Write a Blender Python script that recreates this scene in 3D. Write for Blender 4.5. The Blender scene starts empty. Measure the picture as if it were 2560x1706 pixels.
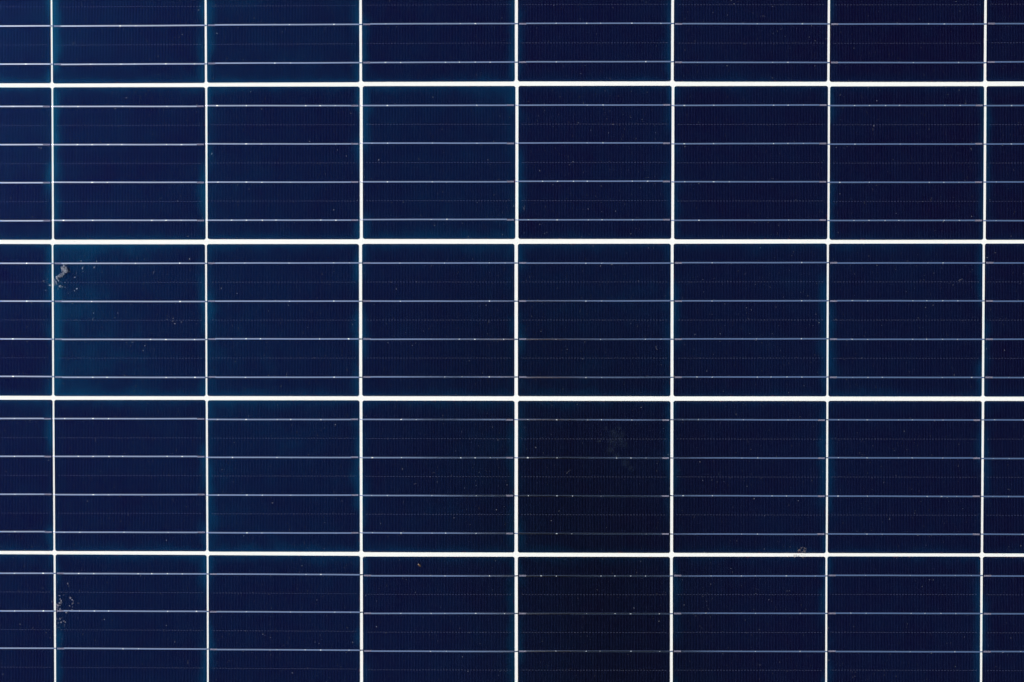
import bpy, bmesh, math, random
from mathutils import Vector, Matrix, noise
random.seed(7)
sc = bpy.context.scene
COL = sc.collection
H = 0.078                      # half of a 156 mm cell
Z_CELL0, Z_CELL1 = 0.00015, 0.00035
Z_RIB = 0.00060
Z_G0, Z_G1 = 0.0010, 0.0036    # glass under- and upper side
CAM = (-0.015280411, 0.010906816, 0.00055238, 0.009166584, -0.002679043, 1.23692943)
FPX = 3015.491                 # focal length in photo pixels (2560 wide)

# ------------------------------------------------------------------ helpers
def link(name, me, mat=None, parent=None):
    o = bpy.data.objects.new(name, me)
    COL.objects.link(o)
    if mat is not None and me is not None:
        for m in (mat if isinstance(mat, (list, tuple)) else [mat]):
            me.materials.append(m)
    if parent: o.parent = parent
    return o

def tag(o, label=None, cat=None, group=None, kind=None):
    for k, v in (('label', label), ('category', cat), ('group', group), ('kind', kind)):
        if v: o[k] = v
    return o

def mesh(name, verts, faces, mats=None, smooth=False):
    me = bpy.data.meshes.new(name)
    me.from_pydata(verts, [], faces)
    if mats: me.polygons.foreach_set('material_index', mats)
    if smooth: me.polygons.foreach_set('use_smooth', [True]*len(me.polygons))
    me.update()
    return me

def box(V, F, x0, x1, y0, y1, z0, z1):
    b = len(V)
    V += [(x0,y0,z0),(x1,y0,z0),(x1,y1,z0),(x0,y1,z0),(x0,y0,z1),(x1,y0,z1),(x1,y1,z1),(x0,y1,z1)]
    F += [(b,b+3,b+2,b+1),(b+4,b+5,b+6,b+7),(b,b+1,b+5,b+4),(b+1,b+2,b+6,b+5),(b+2,b+3,b+7,b+6),(b+3,b,b+4,b+7)]

# ------------------------------------------------------------------ node sugar
class NT:
    def __init__(s, name):
        s.m = bpy.data.materials.new(name); s.m.use_nodes = True
        s.t = s.m.node_tree; s.t.nodes.clear()
        s.out = s.n('ShaderNodeOutputMaterial')
    def n(s, t, **kw):
        x = s.t.nodes.new(t)
        for k, v in kw.items(): setattr(x, k, v)
        return x
    def put(s, sock, v):
        if isinstance(v, bpy.types.NodeSocket): s.t.links.new(v, sock)
        else: sock.default_value = v
    def math(s, op, a, b=None, c=None, clamp=False):
        x = s.n('ShaderNodeMath', operation=op, use_clamp=clamp)
        for i, v in enumerate((a, b, c)):
            if v is not None: s.put(x.inputs[i], v)
        return x.outputs[0]
    def sm(s, v, a, b):                       # smoothstep a..b -> 0..1
        x = s.n('ShaderNodeMapRange', interpolation_type='SMOOTHSTEP')
        s.put(x.inputs['Value'], v); x.inputs['From Min'].default_value = a; x.inputs['From Max'].default_value = b
        return x.outputs['Result']
    def mix(s, f, a, b):
        x = s.n('ShaderNodeMix', data_type='RGBA')
        s.put(x.inputs[0], f); s.put(x.inputs[6], a); s.put(x.inputs[7], b)
        return x.outputs[2]
    def noise(s, vec, scale, detail=3, rough=0.5):
        x = s.n('ShaderNodeTexNoise'); s.put(x.inputs['Vector'], vec)
        x.inputs['Scale'].default_value = scale; x.inputs['Detail'].default_value = detail
        x.inputs['Roughness'].default_value = rough
        return x.outputs['Fac']
    def done(s, shader):
        s.t.links.new(shader, s.out.inputs['Surface']); return s.m
    def pbr(s, col, rough, metal=0.0, spec=0.5, normal=None):
        b = s.n('ShaderNodeBsdfPrincipled')
        s.put(b.inputs['Base Color'], col); s.put(b.inputs['Roughness'], rough)
        s.put(b.inputs['Metallic'], metal); s.put(b.inputs['Specular IOR Level'], spec)
        if normal is not None: s.put(b.inputs['Normal'], normal)
        return b.outputs[0]

def C(r, g, b):                               # sRGB 0-255 -> linear
    f = lambda c: (c/255/12.92) if c/255 <= 0.04045 else ((c/255+0.055)/1.055)**2.4
    return (f(r), f(g), f(b), 1)

# ------------------------------------------------------------------ materials
def mat_cell():
    m = NT('silicon_cell')
    at = m.n('ShaderNodeAttribute', attribute_name='pos')           # millimetres on the cell, a mesh attribute
    sep = m.n('ShaderNodeSeparateXYZ'); m.t.links.new(at.outputs['Vector'], sep.inputs[0])
    x, y = sep.outputs[0], sep.outputs[1]
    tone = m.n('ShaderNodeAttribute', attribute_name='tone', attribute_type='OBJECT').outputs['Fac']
    seed = m.n('ShaderNodeAttribute', attribute_name='seed', attribute_type='OBJECT').outputs['Fac']
    off = m.n('ShaderNodeCombineXYZ'); m.put(off.inputs[2], m.math('MULTIPLY', seed, 900.0))
    vec = m.n('ShaderNodeVectorMath', operation='ADD')
    m.t.links.new(at.outputs['Vector'], vec.inputs[0]); m.t.links.new(off.outputs[0], vec.inputs[1])
    P = vec.outputs[0]
    ax, ay = m.math('ABSOLUTE', x), m.math('ABSOLUTE', y)
    ex, ey = m.math('SUBTRACT', 78.0, ax), m.math('SUBTRACT', 78.0, ay)   # distance to edges
    n1 = m.noise(P, 0.018, 2)                 # slow drift of the coating over a cell
    n2 = m.noise(P, 0.06, 4, 0.6)
    n3 = m.noise(P, 0.55, 4, 0.7)
    # teal edge rim: coating tone with scattered light from the white gaps painted in
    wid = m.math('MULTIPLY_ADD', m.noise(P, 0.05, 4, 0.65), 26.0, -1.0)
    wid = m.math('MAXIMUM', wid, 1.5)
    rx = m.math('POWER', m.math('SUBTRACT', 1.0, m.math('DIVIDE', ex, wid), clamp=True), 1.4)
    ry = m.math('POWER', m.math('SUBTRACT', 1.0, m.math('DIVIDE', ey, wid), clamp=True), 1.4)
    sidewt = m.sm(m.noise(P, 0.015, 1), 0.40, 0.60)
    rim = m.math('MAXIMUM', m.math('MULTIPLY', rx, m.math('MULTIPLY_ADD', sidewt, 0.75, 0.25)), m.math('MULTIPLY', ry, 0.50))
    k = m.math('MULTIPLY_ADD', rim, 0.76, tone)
    k = m.math('ADD', k, m.math('MULTIPLY', m.math('SUBTRACT', n1, 0.5), 0.45))
    k = m.math('ADD', k, m.math('MULTIPLY', m.math('SUBTRACT', n2, 0.5), 0.44))
    k = m.math('ADD', k, m.math('MULTIPLY', m.math('SUBTRACT', n3, 0.5), 0.60))
    lean = m.n('ShaderNodeAttribute', attribute_name='lean', attribute_type='OBJECT').outputs['Fac']
    k = m.math('ADD', k, m.math('MULTIPLY', lean, m.math('DIVIDE', x, 78.0)), clamp=True)
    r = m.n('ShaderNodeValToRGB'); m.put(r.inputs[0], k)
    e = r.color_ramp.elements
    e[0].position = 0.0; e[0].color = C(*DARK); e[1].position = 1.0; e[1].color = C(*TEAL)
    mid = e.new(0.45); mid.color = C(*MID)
    base = r.outputs[0]
    # silver print: fingers, frame line, dashed links, busbar stubs
    N = 99.0; PIT = 152.2/(N-1)
    fx = m.math('DIVIDE', m.math('ADD', x, 76.1), PIT)
    fi = m.math('ROUND', fx)
    d = m.math('MULTIPLY', m.math('ABSOLUTE', m.math('SUBTRACT', fx, fi)), PIT)      # mm from finger axis
    inside = m.math('MULTIPLY', m.math('LESS_THAN', ax, 76.4), m.math('LESS_THAN', ay, 76.75))
    fing = m.math('SUBTRACT', 1.0, m.sm(d, 0.12, 0.27))
    wn = m.n('ShaderNodeTexWhiteNoise', noise_dimensions='2D')
    cv = m.n('ShaderNodeCombineXYZ'); m.put(cv.inputs[0], fi); m.put(cv.inputs[1], m.math('MULTIPLY', seed, 77.0))
    m.t.links.new(cv.outputs[0], wn.inputs['Vector'])
    sv = m.n('ShaderNodeCombineXYZ'); m.put(sv.inputs[0], m.math('MULTIPLY', fi, 7.3)); m.put(sv.inputs[1], y)
    along = m.noise(sv.outputs[0], 0.35, 3, 0.6)
    famp = m.math('MULTIPLY', m.math('MULTIPLY_ADD', wn.outputs['Value'], 0.25, 0.70), m.math('MULTIPLY_ADD', along, 1.0, 0.45))
    fing = m.math('MULTIPLY', m.math('MULTIPLY', fing, famp), inside)
    # frame line
    lx = m.math('LESS_THAN', m.math('ABSOLUTE', m.math('SUBTRACT', ay, 76.75)), 0.16)
    lx = m.math('MULTIPLY', lx, m.math('LESS_THAN', ax, 75.2))
    cr = m.math('LESS_THAN', m.math('ABSOLUTE', m.math('SUBTRACT', m.math('ADD', ax, ay), 151.85)), 0.2)
    cr = m.math('MULTIPLY', cr, m.math('MULTIPLY', m.math('GREATER_THAN', ax, 75.0), m.math('GREATER_THAN', ay, 75.3)))
    line = m.math('MULTIPLY', m.math('MAXIMUM', lx, cr), 0.85)
    # dashed links half way between busbars: y = 0, +-39
    yy = m.math('ABSOLUTE', m.math('SUBTRACT', ay, 39.0)); yd = m.math('MINIMUM', yy, ay)
    par = m.math('LESS_THAN', m.math('FRACT', m.math('MULTIPLY', fx, 0.5)), 0.5)
    dash = m.math('MULTIPLY', m.math('MULTIPLY', m.math('LESS_THAN', yd, 0.15), par), m.math('LESS_THAN', ax, 75.0))
    dash = m.math('MULTIPLY', dash, 0.9)
    silver = m.math('MAXIMUM', m.math('MULTIPLY', fing, 0.80), line)
    # busbar stub not covered by ribbon (x = -77 .. -69.6)
    bb = m.math('ABSOLUTE', m.math('SUBTRACT', m.math('ABSOLUTE', m.math('SUBTRACT', ay, 39.0)), 19.5))
    stubx = m.math('MULTIPLY', m.math('GREATER_THAN', x, -76.9), m.math('LESS_THAN', x, -69.3))
    stub = m.math('MULTIPLY', stubx, m.math('LESS_THAN', m.math('ABSOLUTE', m.math('SUBTRACT', bb, 0.46)), 0.19))
    core = m.math('MULTIPLY', stubx, m.math('LESS_THAN', bb, 0.27))
    col = m.mix(m.math('MULTIPLY', silver, FING, clamp=True), base, C(76, 98, 148))
    col = m.mix(m.math('MULTIPLY', dash, 0.42), col, C(120, 122, 140))
    # dark reddish clip marks on the very edge
    em = m.math('MINIMUM', ex, ey)
    clip = m.math('MULTIPLY', m.math('LESS_THAN', em, 0.9), m.sm(m.noise(P, 0.16, 1), 0.66, 0.72))
    col = m.mix(m.math('MULTIPLY', clip, 0.9), col, C(48, 14, 18))
    col = m.mix(core, col, C(74, 64, 80))
    col = m.mix(stub, col, C(150, 148, 164))
    dif = m.n('ShaderNodeBsdfDiffuse'); m.put(dif.inputs['Color'], col)
    gls = m.n('ShaderNodeBsdfGlossy', distribution='BECKMANN'); gls.inputs['Roughness'].default_value = CELL_ROUGH
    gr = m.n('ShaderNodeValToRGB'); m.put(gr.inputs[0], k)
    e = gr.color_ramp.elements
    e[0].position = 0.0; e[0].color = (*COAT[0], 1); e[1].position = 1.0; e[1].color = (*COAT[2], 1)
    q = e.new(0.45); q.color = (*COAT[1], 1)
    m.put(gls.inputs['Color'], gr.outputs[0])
    ad = m.n('ShaderNodeAddShader'); m.t.links.new(dif.outputs[0], ad.inputs[0]); m.t.links.new(gls.outputs[0], ad.inputs[1])
    return m.done(ad.outputs[0])

def mat_ribbon():
    m = NT('tinned_ribbon')
    g = m.n('ShaderNodeNewGeometry'); P = g.outputs['Position']
    n = m.noise(P, 700, 4, 0.6)
    n2 = m.noise(P, 140, 2, 0.5)
    b = m.n('ShaderNodeBump'); b.inputs['Strength'].default_value = 0.12; b.inputs['Distance'].default_value = 0.0001
    m.put(b.inputs['Height'], n)
    rough = m.math('MULTIPLY_ADD', n2, 0.10, 0.10)
    gl = m.n('ShaderNodeBsdfGlossy', distribution='BECKMANN'); gl.inputs['Color'].default_value = (0.84, 0.87, 0.97, 1)
    m.put(gl.inputs['Roughness'], rough); m.t.links.new(b.outputs[0], gl.inputs['Normal'])
    return m.done(gl.outputs[0])

def mat_solder():
    m = NT('solder')
    g = m.n('ShaderNodeNewGeometry')
    n = m.noise(g.outputs['Position'], 900, 3)
    return m.done(m.pbr((0.86, 0.86, 0.85, 1), m.math('MULTIPLY_ADD', n, 0.3, 0.40), 1.0, 0.5))

def mat_backsheet():
    m = NT('white_backsheet')
    g = m.n('ShaderNodeNewGeometry'); P = g.outputs['Position']
    n = m.noise(P, 900, 3, 0.7); n2 = m.noise(P, 6, 4, 0.6)
    f = m.math('ADD', m.math('MULTIPLY', m.math('SUBTRACT', n, 0.5), 0.5), n2, clamp=True)
    col = m.mix(f, (0.79, 0.775, 0.73, 1), (0.85, 0.835, 0.795, 1))
    return m.done(m.pbr(col, 0.6, 0.0, 0.1))

def mat_glass():
    m = NT('solar_glass')
    fr = m.n('ShaderNodeFresnel'); fr.inputs['IOR'].default_value = 1.11
    g = m.n('ShaderNodeNewGeometry')
    up = m.n('ShaderNodeSeparateXYZ'); m.t.links.new(g.outputs['True Normal'], up.inputs[0])
    front = m.math('SUBTRACT', 1.0, g.outputs['Backfacing'])
    fac = m.math('MULTIPLY', fr.outputs[0], front)
    n = m.noise(g.outputs['Position'], 500, 2)
    n2 = m.noise(g.outputs['Position'], 7, 4, 0.6)
    gl = m.n('ShaderNodeBsdfGlossy', distribution='BECKMANN'); gl.inputs['Color'].default_value = (1, 1, 1, 1)
    m.put(gl.inputs['Roughness'], m.math('MULTIPLY_ADD', n2, 0.12, 0.13))
    b = m.n('ShaderNodeBump'); b.inputs['Strength'].default_value = 0.06; b.inputs['Distance'].default_value = 0.0003
    m.put(b.inputs['Height'], n); m.t.links.new(b.outputs[0], gl.inputs['Normal'])
    tr = m.n('ShaderNodeBsdfTransparent'); tr.inputs['Color'].default_value = (0.985, 0.992, 0.985, 1)
    mx = m.n('ShaderNodeMixShader'); m.put(mx.inputs[0], fac)
    m.t.links.new(tr.outputs[0], mx.inputs[1]); m.t.links.new(gl.outputs[0], mx.inputs[2])
    return m.done(mx.outputs[0])

def mat_dirt(name, c0, c1, scale=900, lo=0.35, hi=0.62, cover=(0.35, 0.95), soft=0.25):
    """dried crust: mottled, thinner parts let the cell show through"""
    m = NT(name)
    g = m.n('ShaderNodeNewGeometry'); P = g.outputs['Position']
    f = m.sm(m.noise(P, scale, 4, 0.65), lo, hi)
    col = m.mix(f, c0, c1)
    bs = m.pbr(col, 0.85, 0.0, 0.2)
    tr = m.n('ShaderNodeBsdfTransparent')
    a = m.sm(m.noise(P, scale*0.55, 3, 0.6), 0.30, 0.62)
    a = m.math('MULTIPLY_ADD', a, cover[1]-cover[0], cover[0])
    th = m.n('ShaderNodeAttribute', attribute_name='thick').outputs['Fac']
    a = m.math('MULTIPLY', a, m.sm(th, 0.0, soft))
    mx = m.n('ShaderNodeMixShader'); m.put(mx.inputs[0], a)
    m.t.links.new(tr.outputs[0], mx.inputs[1]); m.t.links.new(bs, mx.inputs[2])
    return m.done(mx.outputs[0])

def mat_plain(name, c0, c1, scale, rough=0.7, metal=0.0, spec=0.4):
    m = NT(name)
    tc = m.n('ShaderNodeTexCoord')
    col = m.mix(m.noise(tc.outputs['Object'], scale, 4, 0.6), c0, c1)
    return m.done(m.pbr(col, rough, metal, spec))

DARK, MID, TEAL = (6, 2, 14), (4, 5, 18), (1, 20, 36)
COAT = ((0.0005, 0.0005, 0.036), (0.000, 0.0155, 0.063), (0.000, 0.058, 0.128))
CELL_ROUGH = 0.27
FING = 0.15
M_cell, M_rib, M_sol, M_back, M_glass = mat_cell(), mat_ribbon(), mat_solder(), mat_backsheet(), mat_glass()
M_alu = mat_plain('anodised_aluminium', (0.52,0.53,0.54,1), (0.6,0.61,0.62,1), 60, 0.35, 1.0)

# ------------------------------------------------------------------ the solar panel
CELLS = {(0,0):(-0.55598,0.3209,0.0),(0,1):(-0.39772,0.32077,0.0021),(0,2):(-0.23907,0.32126,0.00208),(0,3):(-0.07997,0.32182,0.00116),(0,4):(0.07956,0.32186,-0.0012),(0,5):(0.23875,0.32131,-0.0021),(0,6):(0.39745,0.32083,-0.00153),(0,7):(0.55632,0.32114,0.0),
(1,0):(-0.55574,0.16043,-0.00126),(1,1):(-0.39735,0.16045,-0.00017),(1,2):(-0.23876,0.16083,-0.00064),(1,3):(-0.07927,0.1611,-0.00039),(1,4):(0.08018,0.16111,-0.00012),(1,5):(0.23939,0.16063,0.00014),(1,6):(0.39789,0.16015,0.00017),(1,7):(0.55671,0.16014,0.00078),
(2,0):(-0.55636,-0.00016,-0.00135),(2,1):(-0.39801,-0.00049,0.0003),(2,2):(-0.23967,-0.00029,0.00029),(2,3):(-0.08012,-0.00013,7e-05),(2,4):(0.07976,-4e-05,0.00057),(2,5):(0.2391,8e-05,0.00154),(2,6):(0.39748,8e-05,0.00085),(2,7):(0.55612,0.00015,0.00075),
(3,0):(-0.55615,-0.16063,0.00049),(3,1):(-0.39779,-0.16059,0.00124),(3,2):(-0.23926,-0.16077,0.00099),(3,3):(-0.07996,-0.16095,-0.00018),(3,4):(0.07987,-0.16102,-0.00015),(3,5):(0.23919,-0.16082,0.0001),(3,6):(0.39758,-0.16062,0.00013),(3,7):(0.55628,-0.16062,-0.00106),
(4,0):(-0.55598,-0.32032,0.0),(4,1):(-0.39747,-0.32041,-0.00113),(4,2):(-0.23915,-0.32082,-0.00203),(4,3):(-0.07972,-0.3216,0.00159),(4,4):(0.0799,-0.32132,0.0016),(4,5):(0.23914,-0.32075,0.0025),(4,6):(0.39745,-0.32017,0.00159),(4,7):(0.55606,-0.32018,0.0)}
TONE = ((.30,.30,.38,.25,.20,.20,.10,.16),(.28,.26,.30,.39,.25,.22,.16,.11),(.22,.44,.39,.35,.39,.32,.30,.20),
        (.27,.29,.41,.35,.31,.27,.24,.17),(.28,.34,.34,.31,.30,.25,.25,.20))  # cell tones; columns beside the photographer's reflection painted darker to spread its shade
PX, PY = 0.15905, 0.16057
for c in range(8): CELLS[(-1,c)] = ((c-3.5)*PX, 3*PY, 0.0)            # sixth row, above the picture
for r in range(-1, 5):
    for c in (8, 9): CELLS[(r,c)] = ((c-3.5)*PX, (2-r)*PY, 0.0)        # the two columns right of the picture

def cell_mesh():
    ring = []
    R, n = 0.0021, 5; H = 0.0781
    for qx, qy, a0 in ((1,1,0),(-1,1,90),(-1,-1,180),(1,-1,270)):
        for i in range(n+1):
            a = math.radians(a0 + 90*i/n)
            ring.append((qx*(H-R)+R*math.cos(a), qy*(H-R)+R*math.sin(a)))
    k = len(ring)
    V = [(x,y,Z_CELL0) for x,y in ring] + [(x,y,Z_CELL1) for x,y in ring]
    F = [tuple(range(k,2*k)), tuple(range(k-1,-1,-1))] + [(i,(i+1)%k,k+(i+1)%k,k+i) for i in range(k)]
    me = mesh('solar_cell', V, F)
    a = me.attributes.new('pos', 'FLOAT_VECTOR', 'POINT')
    for i, v in enumerate(me.vertices): a.data[i].vector = (v.co.x*1000, v.co.y*1000, 0)
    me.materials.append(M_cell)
    return me

def ribbon_mesh(seed):
    """flat tinned copper strip with rounded shoulders, soldered every 15 mm, diving under the next cell at its end"""
    rnd = random.Random(seed)
    W = 0.00067
    xs = [-H+0.0083]
    while xs[-1] < H-0.0006: xs.append(min(H-0.0004, xs[-1]+0.0019))
    prof = [(-1,0.0),(-0.98,0.80),(-0.84,0.985),(0,1.0),(0.84,0.985),(0.98,0.80),(1,0.0)]
    V, F, M = [], [], []
    ph = rnd.uniform(0, 9)
    def ring(x, y, zb, zt, w):
        for px, pz in prof: V.append((x, y+px*w, zb+pz*(zt-zb)))
    stations = []
    for x in xs:
        stations.append((x, 0.00012*noise.noise((x*22, ph, seed)), Z_CELL1-0.00002, Z_RIB+0.00002*noise.noise((x*110, ph, 3)), W))
    yl = stations[-1][1]
    for x, zt in ((H+0.0002,Z_RIB-0.00001),(H+0.0008,Z_RIB-0.00013),(H+0.0016,Z_RIB-0.0003),(H+0.0024,0.00022),(H+0.0031,0.00013),(H+0.0060,0.00012)):
        stations.append((x, yl, max(zt-0.00016, 0.00001), zt, W*0.92))
    for s in stations: ring(*s)
    k = len(prof)
    for i in range(len(stations)-1):
        for j in range(k-1):
            a = i*k+j; F.append((a, a+k, a+k+1, a+1)); M.append(0)
    L = (len(stations)-1)*k; F.append(tuple(range(L+k-1, L-1, -1))); M.append(0)
    # solder spots
    x = -H+0.0244
    while x < H-0.004:
        ln, wd, hh = rnd.uniform(0.0006,0.0013), rnd.uniform(0.00040,0.00066), rnd.uniform(0.00003,0.00008)
        if rnd.random() < 0.6:
            b = len(V); ns = 12; cx, cy = x+rnd.uniform(-.0008,.0008), 0.00012*noise.noise((x*22, ph, seed))+rnd.uniform(-.0001,.0001)
            for q, zz in ((1.0,0.0),(0.75,0.6),(0.4,0.92)):
                for i in range(ns):
                    a = 2*math.pi*i/ns; V.append((cx+q*ln*math.cos(a), cy+q*wd*math.sin(a), Z_RIB-0.00004+zz*hh))
            V.append((cx, cy, Z_RIB-0.00004+hh))
            for l in range(2):
                for i in range(ns):
                    F.append((b+l*ns+i, b+l*ns+(i+1)%ns, b+(l+1)*ns+(i+1)%ns, b+(l+1)*ns+i)); M.append(1)
            for i in range(ns): F.append((b+2*ns+i, b+2*ns+(i+1)%ns, b+3*ns)); M.append(1)
        x += 0.0152
    me = mesh('ribbon', V, F, M)
    me.polygons.foreach_set('use_smooth', [q == 1 for q in M])
    me.materials.append(M_rib); me.materials.append(M_sol)
    return me

XL, XR = -3.5*PX-H-0.012, 5.5*PX+H+0.012
YB, YT = -2*PY-H-0.014, 3*PY+H+0.014
panel = link('solar_panel', None)
panel.location = (0, 0, 0); panel.empty_display_size = 0.1
tag(panel, 'dark blue polycrystalline solar panel with white gaps between square cells and silver ribbons', 'solar panel')
V, F = [], []; box(V, F, XL-0.004, XR+0.004, YB-0.004, YT+0.004, -0.0006, 0.0)
link('backsheet', mesh('backsheet', V, F), M_back, panel)
V, F = [], []; box(V, F, XL-0.004, XR+0.004, YB-0.004, YT+0.004, Z_G0, Z_G1)
link('glass_cover', mesh('glass_cover', V, F), M_glass, panel)
V, F = [], []
for x0, x1, y0, y1 in ((XL-0.012,XL-0.0042,YB-0.012,YT+0.012),(XR+0.0042,XR+0.012,YB-0.012,YT+0.012),(XL-0.0042,XR+0.0042,YB-0.012,YB-0.0042),(XL-0.0042,XR+0.0042,YT+0.0042,YT+0.012)):
    box(V, F, x0, x1, y0, y1, -0.036, 0.0052)
link('frame', mesh('frame', V, F), M_alu, panel)

CELL = cell_mesh(); RIBS = [ribbon_mesh(i) for i in range(9)]
rnd = random.Random(3)
hidden = []
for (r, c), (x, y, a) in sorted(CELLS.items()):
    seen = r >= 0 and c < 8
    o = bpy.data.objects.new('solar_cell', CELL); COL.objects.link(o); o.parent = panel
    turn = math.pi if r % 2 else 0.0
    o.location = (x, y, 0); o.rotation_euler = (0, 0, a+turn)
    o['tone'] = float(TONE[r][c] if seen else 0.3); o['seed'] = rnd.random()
    o['lean'] = -0.15 if (r, c) == (2, 1) else rnd.uniform(-.08, .08)
    for k, yy in enumerate((0.0585, 0.0195, -0.0195, -0.0585)):
        wy = y + (yy if not turn else -yy)
        jit = (rnd.uniform(-.0003,.0003), rnd.uniform(-.0015,.0015), rnd.randrange(9))
        if seen and abs(wy) < 0.362:
            rb = bpy.data.objects.new('ribbon', RIBS[jit[2]]); COL.objects.link(rb); rb.parent = o
            rb.location = (0, yy+jit[0], 0); rb.rotation_euler = (0, 0, jit[1])
        else:
            hidden.append(Matrix.Translation((x,y,0)) @ Matrix.Rotation(a+turn,4,'Z') @ Matrix.Translation((0,yy+jit[0],0)))
bm = bmesh.new()
for M4 in hidden:
    t = bmesh.new(); t.from_mesh(RIBS[0]); t.transform(M4)
    tm = bpy.data.meshes.new('t'); t.to_mesh(tm); t.free(); bm.from_mesh(tm); bpy.data.meshes.remove(tm)
me = bpy.data.meshes.new('ribbon'); bm.to_mesh(me); bm.free()
o = link('ribbon', me, [M_rib, M_sol], panel); o['kind'] = 'stuff'

# ------------------------------------------------------------------ dirt on the glass
rx, ry, rz, cx, cy, cz = CAM
RC = Matrix.Rotation(rz,3,'Z') @ Matrix.Rotation(ry,3,'Y') @ Matrix.Rotation(rx,3,'X')
def on_glass(px, py, z=Z_G1):                 # photo pixel -> the point on the glass it shows
    d = RC @ Vector(((px-1280)/FPX, -(py-853)/FPX, -1))
    t = (z-cz)/d.z
    return (cx+d.x*t, cy+d.y*t)

def crust(name, blobs, mat, hmax, rough=0.55, g=0.00022, grow=1.12):
    """dried dirt with a ragged edge: a height field raised where the blobs are"""
    U = 0.00041
    fld = {}
    for b in blobs:
        px, py, r = b[0], b[1], b[2]*U*grow
        el, an = (b[3], math.radians(b[4])) if len(b) > 3 else (1.0, 0.0)
        X, Y = on_glass(px, py)
        n = int(r*el*1.7/g)+2
        i0, j0 = round(X/g), round(Y/g)
        for i in range(i0-n, i0+n+1):
            for j in range(j0-n, j0+n+1):
                dx, dy = i*g-X, j*g-Y
                u = (dx*math.cos(an)+dy*math.sin(an))/el; v = -dx*math.sin(an)+dy*math.cos(an)
                f = 1-(u*u+v*v)/(r*r)
                if f > -1.2: fld[(i,j)] = max(fld.get((i,j),-9), f)
    val = {}
    for (i,j), f in fld.items():
        w = noise.fractal((i*g*900, j*g*900, len(blobs)), 0.8, 2.1, 4)
        f = f*0.8+rough*w
        if f > 0: val[(i,j)] = min(f, 1.0)
    idx, V, F, TH = {}, [], [], []
    for (i,j), f in val.items():
        q = [(i,j),(i+1,j),(i+1,j+1),(i,j+1)]
        if sum(p in val for p in q) < 3: continue
        ids = []
        for p in q:
            if p not in idx:
                idx[p] = len(V); TH.append(max(val.get(p, 0.0), 0.0)); V.append((p[0]*g, p[1]*g, Z_G1+0.00002+hmax*math.sqrt(val.get(p, 0.0))))
            ids.append(idx[p])
        F.append(ids)
    cxm = sum(v[0] for v in V)/len(V); cym = sum(v[1] for v in V)/len(V)
    V = [(a-cxm, b-cym, c-Z_G1) for a,b,c in V]
    me = mesh(name, V, F)
    me.attributes.new('thick', 'FLOAT', 'POINT').data.foreach_set('value', TH)
    me.polygons.foreach_set('use_smooth', [True]*len(me.polygons))
    o = link(name, me, mat); o.location = (cxm, cym, Z_G1)
    return o

M_drop = mat_dirt('dried_dropping', C(88,94,108), C(146,149,156), 1000, cover=(0.18, 0.85), soft=0.4)
M_drop2 = mat_dirt('washed_dropping', C(92,92,108), C(150,146,150), 1100, cover=(0.08, 0.70), soft=0.4)
M_mud = mat_dirt('dried_mud', C(90,84,82), C(134,122,112), 1000, cover=(0.03, 0.55), soft=0.5)
M_film = mat_dirt('water_stain', C(50,66,82), C(70,86,98), 520, cover=(0.0, 0.115), soft=1.0)
M_grit = mat_dirt('pale_grit', C(96,98,106), C(150,148,148), 1400, cover=(0.2, 0.8), soft=0.4)
M_dust = mat_plain('dust', C(100,104,114), C(186,182,174), 700, 0.9)

d1 = [(161,674,6.5),(156,670,3.2),(166,678,4),(160,666,2.2),(158.7,683.4,3.5),(153.6,688.6,4.3),(148.5,691,3.6),(142.3,693.6,3),(143.9,697.6,2.6),(146.4,702.2,1.7),
 (137.2,700.7,1.6,1.8,70),(140.3,705.8,2.1),(135.7,708,2.3),(142.3,711,1.8),(137,713,1.6),(125.5,713.5,2.4),(150,716,2.7),(156,717.5,1.5),(162.8,706.8,1.2),(163.3,718.6,1.1),
 (187.5,693.6,1.6),(207.1,670.1,1.3,2.8,75),(191.3,683.4,.8),(109.2,703.8,1.6),(119.4,698.7,1.0),(159.7,662.4,1.5),(164.8,661,1.4,1.8,-50),(173.5,679.3,1.1),
 (236,669,1.4,1.5,60),(255.9,681.6,.9),(192.6,722.4,1.5,1.6,40),(187,727,1.0),(171,734,.9),(152,705,.9),(166,700,.8),(115,727,.9),(134,722,1.0),(146,723,1.1)]
o = crust('bird_dropping', d1, M_drop, 0.0006, 0.6, grow=1.3)
tag(o, 'grey crusty bird dropping trailing down left across a white gap with pale splatter', 'bird dropping', 'bird droppings on the glass')
d2 = [(150.5,1498.7,2.3),(152.9,1501.5,1.8),(153.5,1506,1.8),(154,1510,1.5),(149.1,1507.8,2.2),(143.5,1512.7,3.2),(148.4,1514,2.6),(143.5,1519.8,2.9),(150.5,1523.3,2.3),(143,1526,2),
 (176.1,1495.2,2.7),(180.6,1500.1,1.8),(183.4,1502.5,1.5),(182.8,1507.8,1.8),(180.6,1510.4,1.5),(174.3,1514.9,1.8),(179.2,1524.7,1.8),(182,1518,1.2),(196.4,1508.5,1.7),(169.8,1459.5,2.0),
 (172,1466,1.2),(148.7,1489.6,1.4,2.0,-10),(158.9,1488,1.0),(130.2,1504.3,1.3,1.6,70),(165.9,1531.7,1.7,1.5,20),(150,1548,2.6),(159.5,1552.9,2.2),(145.2,1557.6,2.0),(163,1556,1.6),
 (141.7,1548,1.7),(152.4,1556.4,1.8),(155,1545,1.4),(147.6,1569.5,1.2),(142,1569,1.0),(154.8,1598,1.0),(126.2,1594.5,1.1),(207,1586,1.1),(116,1582,1.0),(161,1563,1.0)]
lowr = [b for b in d2 if b[1] > 1540]; d2 = [b for b in d2 if b[1] < 1540]
o = crust('bird_dropping', d2, M_drop2, 0.00035, 0.7)
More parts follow.
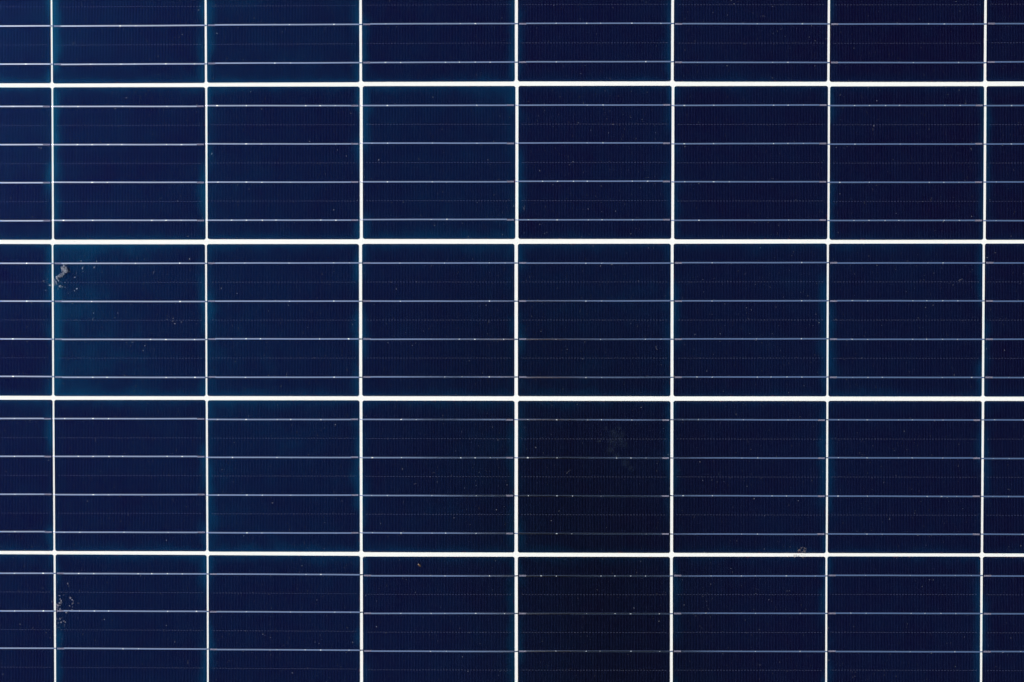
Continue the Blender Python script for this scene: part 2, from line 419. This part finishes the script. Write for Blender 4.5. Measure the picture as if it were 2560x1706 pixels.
tag(o, 'faint washed out bird dropping of two curved grey streaks just above a ribbon', 'bird dropping', 'bird droppings on the glass')
o = crust('bird_dropping', lowr, M_drop2, 0.0003, 0.7)
tag(o, 'sparse grey flecks of bird dropping just under the ribbon below the two curved streaks', 'bird dropping', 'bird droppings on the glass')
d3 = [(1999.3,1375.4,2.6),(1996,1377.5,1.8),(2003,1370.4,2.0),(2007,1368.8,1.5),(2010.8,1370.6,1.8),(2014.6,1371.6,1.7),(2015.5,1376,1.5),(2010.2,1376.4,3.0),(2012,1379.6,2.4),(2006,1380.8,2.4),
 (2001,1380,1.7),(1994,1372,1.2),(1987.8,1388.8,2.4,2.2,0),(2004,1387.5,1.8,2.0,0),(2008,1394.5,2.0),(1987,1392.8,1.9),(1996,1391,1.4),(1972,1392.6,1.5,2.2,0)]
o = crust('mud_smear', d3, M_mud, 0.00035, 0.6)
tag(o, 'brownish dried mud smear spilling over a wide white gap beside the white crossing', 'dirt smear')
d4 = [(1535,1086,10),(1533.6,1104,10),(1526,1126,8),(1556,1086,5.5),(1560,1110,7.5),(1549,1098,8),(1496,1103,4),(1507,1096,3),(1542,1140,6),(1564,1158,7),(1578,1173,5.5),(1514,1070,3.5),(1548,1072,4)]
o = crust('water_stain', d4, M_film, 0.00006, 1.0, 0.0005, 1.7)
tag(o, 'faint cloudy greenish stain on the darkest cell right of centre', 'stain')
d5 = [(433,796.5,1.0),(431.5,803.5,1.4),(437,809.8,1.7),(453.8,805.4,1.1),(417.9,799,0.9),(445,801,0.7),(440,803,0.6)]
o = crust('grit', d5, M_grit, 0.00012, 0.35, 0.00018)
tag(o, 'small sprinkle of pale grit near the right edge of the brightest blue cell', 'grit')

def seed():
    bm = bmesh.new(); bmesh.ops.create_uvsphere(bm, u_segments=24, v_segments=14, radius=1)
    for v in bm.verts:
        t = v.co.z
        w = 0.00082*(1-0.16*t)*(1+0.04*noise.noise(v.co*3))
        v.co = Vector((t*0.0020, v.co.x*w, v.co.y*w*0.9))
        v.co.z += 0.00074
    for f in bm.faces: f.smooth = True
    me = bpy.data.meshes.new('seed'); bm.to_mesh(me); bm.free()
    m = NT('seed_husk'); tc = m.n('ShaderNodeTexCoord'); sp = m.n('ShaderNodeSeparateXYZ')
    m.t.links.new(tc.outputs['Object'], sp.inputs[0])
    col = m.mix(m.noise(tc.outputs['Object'], 1500, 4), C(110,78,42), C(72,52,30))
    col = m.mix(m.sm(sp.outputs[0], -0.0016, -0.0019), col, C(205,192,172))
    o = link('seed', me, m.done(m.pbr(col, 0.5, 0, 0.4)))
    X, Y = on_glass(1049, 1413.5); o.location = (X, Y, Z_G1); o.rotation_euler = (0, 0, math.radians(-42))
    tag(o, 'tiny brown oval seed lying on the glass between a white gap and a ribbon', 'seed')
seed()

# loose dust: far too many grains to count
def dust():
    rnd = random.Random(11); V, F = [], []
    def grain(x, y, s, el=1.0, an=0.0):
        b = len(V); k = rnd.choice((4,5,6)); ca, sa = math.cos(an), math.sin(an)
        for i in range(k):
            a = 2*math.pi*i/k+rnd.uniform(-.3,.3); q = s*rnd.uniform(.7,1.2)
            u, v = q*el*math.cos(a), q*math.sin(a)
            V.append((x+u*ca-v*sa, y+u*sa+v*ca, Z_G1+0.00001))
        V.append((x, y, Z_G1+s*0.8))
        for i in range(k): F.append((b+i, b+(i+1)%k, b+k))
    n = 0
    while n < 7500:
        x, y = rnd.uniform(-.62,.62), rnd.uniform(-.41,.41)
        if noise.noise((x*6, y*6, 4))+rnd.uniform(-.6,.6) < -0.1: continue
        e = rnd.random(); s = 0.00008+0.00019*e**5
        grain(x, y, s, rnd.choice((1,1,1,1.6,2.5)), rnd.uniform(0,3.14)); n += 1
    for px, py, r in ((444,503,1.6),(947,400,1.2),(1220,400,.9),(715,941,1.0),(1155,942,1.2),(1866,770,.9),(1477,326,1.0),(2511,876,1.0),(609,1340,1.4),(1765,1533,1.6),(941,1567,1.4),(855,1253,1.0),
        (1006,1173,1.0),(103.4,370.8,2.0),(97,369,1.6),(122,367,1.0),(316,245,1.1),(774,354,1.4),(530,384,.9),(1726,242,.9),(1198,1181,.9),(1241,1275,1.1),(1398,1278,.9),(1603,1019,.9),(261,1549,1.4),(416,1564,1.4),(82,1570.7,.8),(2400,28,1.0),(2407,1272,1.0),(2224,1298,.9),(529,386,1),(295,783,.9),(203,653,1.2),(242,653.6,1.4),(474,648,1.2)):
        X, Y = on_glass(px, py); grain(X, Y, r*0.0003, rnd.choice((1,1.4,1.8)), rnd.uniform(0,3.14))
    for px, py, L, an in ((716,938,14,80),(232,797,6,60),(1310,520,10,85),(1420,1180,12,45),(184,108,10,40),(383,682,7,60),(2400,700,9,30),(1640,870,9,110)):
        X, Y = on_glass(px, py); l = L*0.00041/2
        for q in range(6):
            t = (q-2.5)/2.5; grain(X+l*t*math.cos(math.radians(an))+0.0006*t*t, Y+l*t*math.sin(math.radians(an)), 0.00011, 3, math.radians(an))
    o = link('dust', mesh('dust', V, F), M_dust)
    tag(o, 'scattered pale specks of dust and fibres all over the glass', 'dust', kind='stuff')
dust()

# ------------------------------------------------------------------ ground under the panel, photographer whose reflection dims the cells
V, F = [], []; box(V, F, -60, 60, -60, 60, -0.06, -0.0362)
g = link('ground', mesh('ground', V, F), mat_plain('dry_ground', (0.10,0.095,0.085,1), (0.16,0.15,0.13,1), 3, 0.95)); g['kind'] = 'structure'

def photographer():
    J = {  # joint: position, radius (across, depth)
     'pelvis':((.185,-.74,.99),.200,.140),'waist':((.165,-.64,1.13),.200,.135),'chest':((.11,-.46,1.30),.245,.145),'upper':((.10,-.36,1.385),.225,.120),
     'neck':((.085,-.245,1.445),.060,.060),'skull_base':((.07,-.17,1.475),.072,.075),'skull':((.045,-.085,1.50),.088,.092),'face':((.035,-.05,1.43),.066,.070),'chin':((.05,-.13,1.40),.040,.040),'nose':((.022,-.045,1.352),.012,.012),
     'shR':((.285,-.36,1.375),.070,.070),'elR':((.36,-.17,1.33),.046,.046),'wrR':((.135,-.005,1.365),.031,.027),'paR':((.095,.005,1.37),.036,.022),
     'shL':((-.085,-.36,1.385),.070,.070),'elL':((-.20,-.18,1.33),.046,.046),'wrL':((-.085,-.03,1.315),.031,.027),'paL':((-.055,-.012,1.305),.034,.022),
     'hipR':((.265,-.73,.93),.105,.105),'knR':((.29,-.655,.50),.064,.066),'anR':((.30,-.66,.06),.042,.045),'toR':((.32,-.50,.006),.040,.030),
     'hipL':((.075,-.73,.93),.105,.105),'knL':((.05,-.655,.50),.064,.066),'anL':((.03,-.66,.06),.042,.045),'toL':((.01,-.50,.006),.040,.030)}
    E = [('pelvis','waist'),('waist','chest'),('chest','upper'),('upper','neck'),('neck','skull_base'),('skull_base','skull'),('skull','face'),('face','chin'),('face','nose'),
         ('upper','shR'),('shR','elR'),('elR','wrR'),('wrR','paR'),('upper','shL'),('shL','elL'),('elL','wrL'),('wrL','paL'),
         ('pelvis','hipR'),('hipR','knR'),('knR','anR'),('anR','toR'),('pelvis','hipL'),('hipL','knL'),('knL','anL'),('anL','toL')]
    def fingers(side, palm, aim, across, curl):
        p = Vector(J[palm][0]); aim = Vector(aim).normalized(); across = Vector(across).normalized(); curl = Vector(curl).normalized()
        for i, ln in enumerate((.068,.076,.071,.056)):
            a = p+across*(.027-.018*i)+aim*.03; n0 = f'f{side}{i}a'; n1 = f'f{side}{i}b'; n2 = f'f{side}{i}c'
            J[n0] = (tuple(a),.0085,.0085); J[n1] = (tuple(a+aim*ln*.5+curl*.008),.0080,.0080); J[n2] = (tuple(a+aim*ln*.7+curl*ln*.45),.0070,.0070)
            E.extend([(palm,n0),(n0,n1),(n1,n2)])
        a = p+across*.034-aim*.01; J[f't{side}a'] = (tuple(a),.011,.011); J[f't{side}b'] = (tuple(a+across*.022+aim*.035+curl*.01),.0095,.0095)
        E.extend([(palm,f't{side}a'),(f't{side}a',f't{side}b')])
    fingers('R','paR',(-.35,.9,0),(0,0,1),(-1,.1,0)); fingers('L','paL',(.5,.8,-.1),(0,-.2,1),(1,.1,0))
    names = list(J); ix = {n:i for i,n in enumerate(names)}
    me = bpy.data.meshes.new('person'); me.from_pydata([J[n][0] for n in names], [(ix[a],ix[b]) for a,b in E], [])
    o = bpy.data.objects.new('tmp', me); COL.objects.link(o)
    sk = o.modifiers.new('s','SKIN'); sk.use_smooth_shade = True
    for n, v in zip(names, me.skin_vertices[0].data):
        v.radius = (J[n][1], J[n][2]); v.use_root = (n == 'pelvis')
    sb = o.modifiers.new('d','SUBSURF'); sb.levels = 2; sb.render_levels = 2
    dg = bpy.context.evaluated_depsgraph_get()
    bm_ = bpy.data.meshes.new_from_object(o.evaluated_get(dg)); bpy.data.objects.remove(o)
    bm_.name = 'person'; bm_.materials.clear()
    cloth = mat_plain('dark_jacket',(.018,.018,.022,1),(.03,.03,.034,1),120,.9); trou = mat_plain('dark_trousers',(.02,.022,.03,1),(.03,.032,.04,1),150,.9)
    skin = mat_plain('skin',(.45,.27,.19,1),(.52,.32,.23,1),40,.55); shoe = mat_plain('shoe',(.03,.025,.02,1),(.05,.04,.03,1),80,.6)
    for m in (cloth, trou, skin, shoe): bm_.materials.append(m)
    hv = [Vector(J['skull'][0]), Vector(J['paR'][0]), Vector(J['paL'][0])]
    for p in bm_.polygons:
        c = p.center
        if (c-hv[0]).length < .16 and c.y > -.21 or (c-hv[1]).length < .095 and c.x < .135 or (c-hv[2]).length < .095 and c.x > -.085: p.material_index = 2
        elif c.z < .09: p.material_index = 3
        elif c.z < 1.0: p.material_index = 1
    zmin = min(v.co.z for v in bm_.vertices)
    o = link('person', bm_); o.location.z = -0.0362-zmin if False else 0
    for v in bm_.vertices:
        if v.co.z < -0.034: v.co.z = -0.034
    tag(o, 'person in dark clothes bending over the panel and photographing it, seen as a dim reflection', 'person')
    V = []; F = []
    bm2 = bmesh.new(); bmesh.ops.create_uvsphere(bm2, u_segments=24, v_segments=14, radius=1)
    for v in bm2.verts:
        v.co = Vector((v.co.x*.094, v.co.y*.105, v.co.z*.088+.018))*(1+.05*noise.noise(v.co*6))
    bmesh.ops.delete(bm2, geom=[v for v in bm2.verts if v.co.z < -.012], context='VERTS')
    for f in bm2.faces: f.smooth = True
    hm = bpy.data.meshes.new('hair'); bm2.to_mesh(hm); bm2.free()
    h = link('hair', hm, mat_plain('dark_hair',(.012,.009,.007,1),(.03,.022,.016,1),300,.6), o); h.location = (.048,-.095,1.505)
    c = link('photo_camera', None); c.location = (cx, cy, 1.245)
    tag(c, 'black hand held camera pointing straight down at the panel', 'camera')
    blk = mat_plain('camera_black',(.012,.012,.013,1),(.02,.02,.022,1),200,.5)
    V, F = [], []; box(V,F,-.068,.068,-.045,.045,.075,.11); box(V,F,.04,.066,-.043,.043,.052,.0748)
    link('body', mesh('body',V,F), blk, c)
    V, F = [], []; n = 32; pr = [(.030,.004),(.036,0),(.038,.004),(.038,.04),(.034,.045),(.034,.0748)]
    for r_, z_ in pr:
        for i in range(n): a = 2*math.pi*i/n; V.append((r_*math.cos(a)-.005, r_*math.sin(a), z_))
    for k in range(len(pr)-1):
        for i in range(n): F.append((k*n+i,k*n+(i+1)%n,(k+1)*n+(i+1)%n,(k+1)*n+i))
    F.append(tuple(range(n)))
    link('lens', mesh('lens',V,F), blk, c)
photographer()

# ------------------------------------------------------------------ light, sky, camera
SUN_EL, SUN_AZ = math.radians(42), math.radians(-68)          # azimuth from +Y towards +X
w = bpy.data.worlds.new('World'); sc.world = w; w.use_nodes = True
t = w.node_tree; t.nodes.clear()
sky = t.nodes.new('ShaderNodeTexSky'); sky.sky_type = 'NISHITA'; sky.sun_disc = False
sky.sun_elevation = SUN_EL; sky.sun_rotation = SUN_AZ; sky.altitude = 100
sky.air_density = 1.0; sky.dust_density = 3.0; sky.ozone_density = 2.0
bg = t.nodes.new('ShaderNodeBackground'); bg.inputs['Strength'].default_value = 0.14
wo = t.nodes.new('ShaderNodeOutputWorld')
t.links.new(sky.outputs[0], bg.inputs[0]); t.links.new(bg.outputs[0], wo.inputs[0])
L = bpy.data.lights.new('sun', 'SUN'); L.energy = 3.65; L.angle = math.radians(0.53); L.color = (1.0, 0.96, 0.90)
so = bpy.data.objects.new('sun', L); COL.objects.link(so)
sd = Vector((math.sin(SUN_AZ)*math.cos(SUN_EL), math.cos(SUN_AZ)*math.cos(SUN_EL), math.sin(SUN_EL)))
so.rotation_euler = sd.to_track_quat('Z', 'Y').to_euler()

cd = bpy.data.cameras.new('camera'); co = bpy.data.objects.new('camera', cd); COL.objects.link(co)
co.matrix_world = Matrix.Translation((cx, cy, cz)) @ RC.to_4x4()
cd.sensor_fit = 'HORIZONTAL'; cd.sensor_width = 36.0; cd.lens = FPX/2560*36.0
cd.clip_start = 0.02; cd.clip_end = 200
sc.camera = co
sc.render.engine = 'CYCLES'
sc.cycles.transparent_max_bounces = 16; sc.cycles.max_bounces = 6
sc.view_settings.view_transform = 'Standard'; sc.view_settings.look = 'None'
sc.view_settings.gamma = 1.0; sc.view_settings.use_curve_mapping = False
sc.view_settings.exposure = 0.0
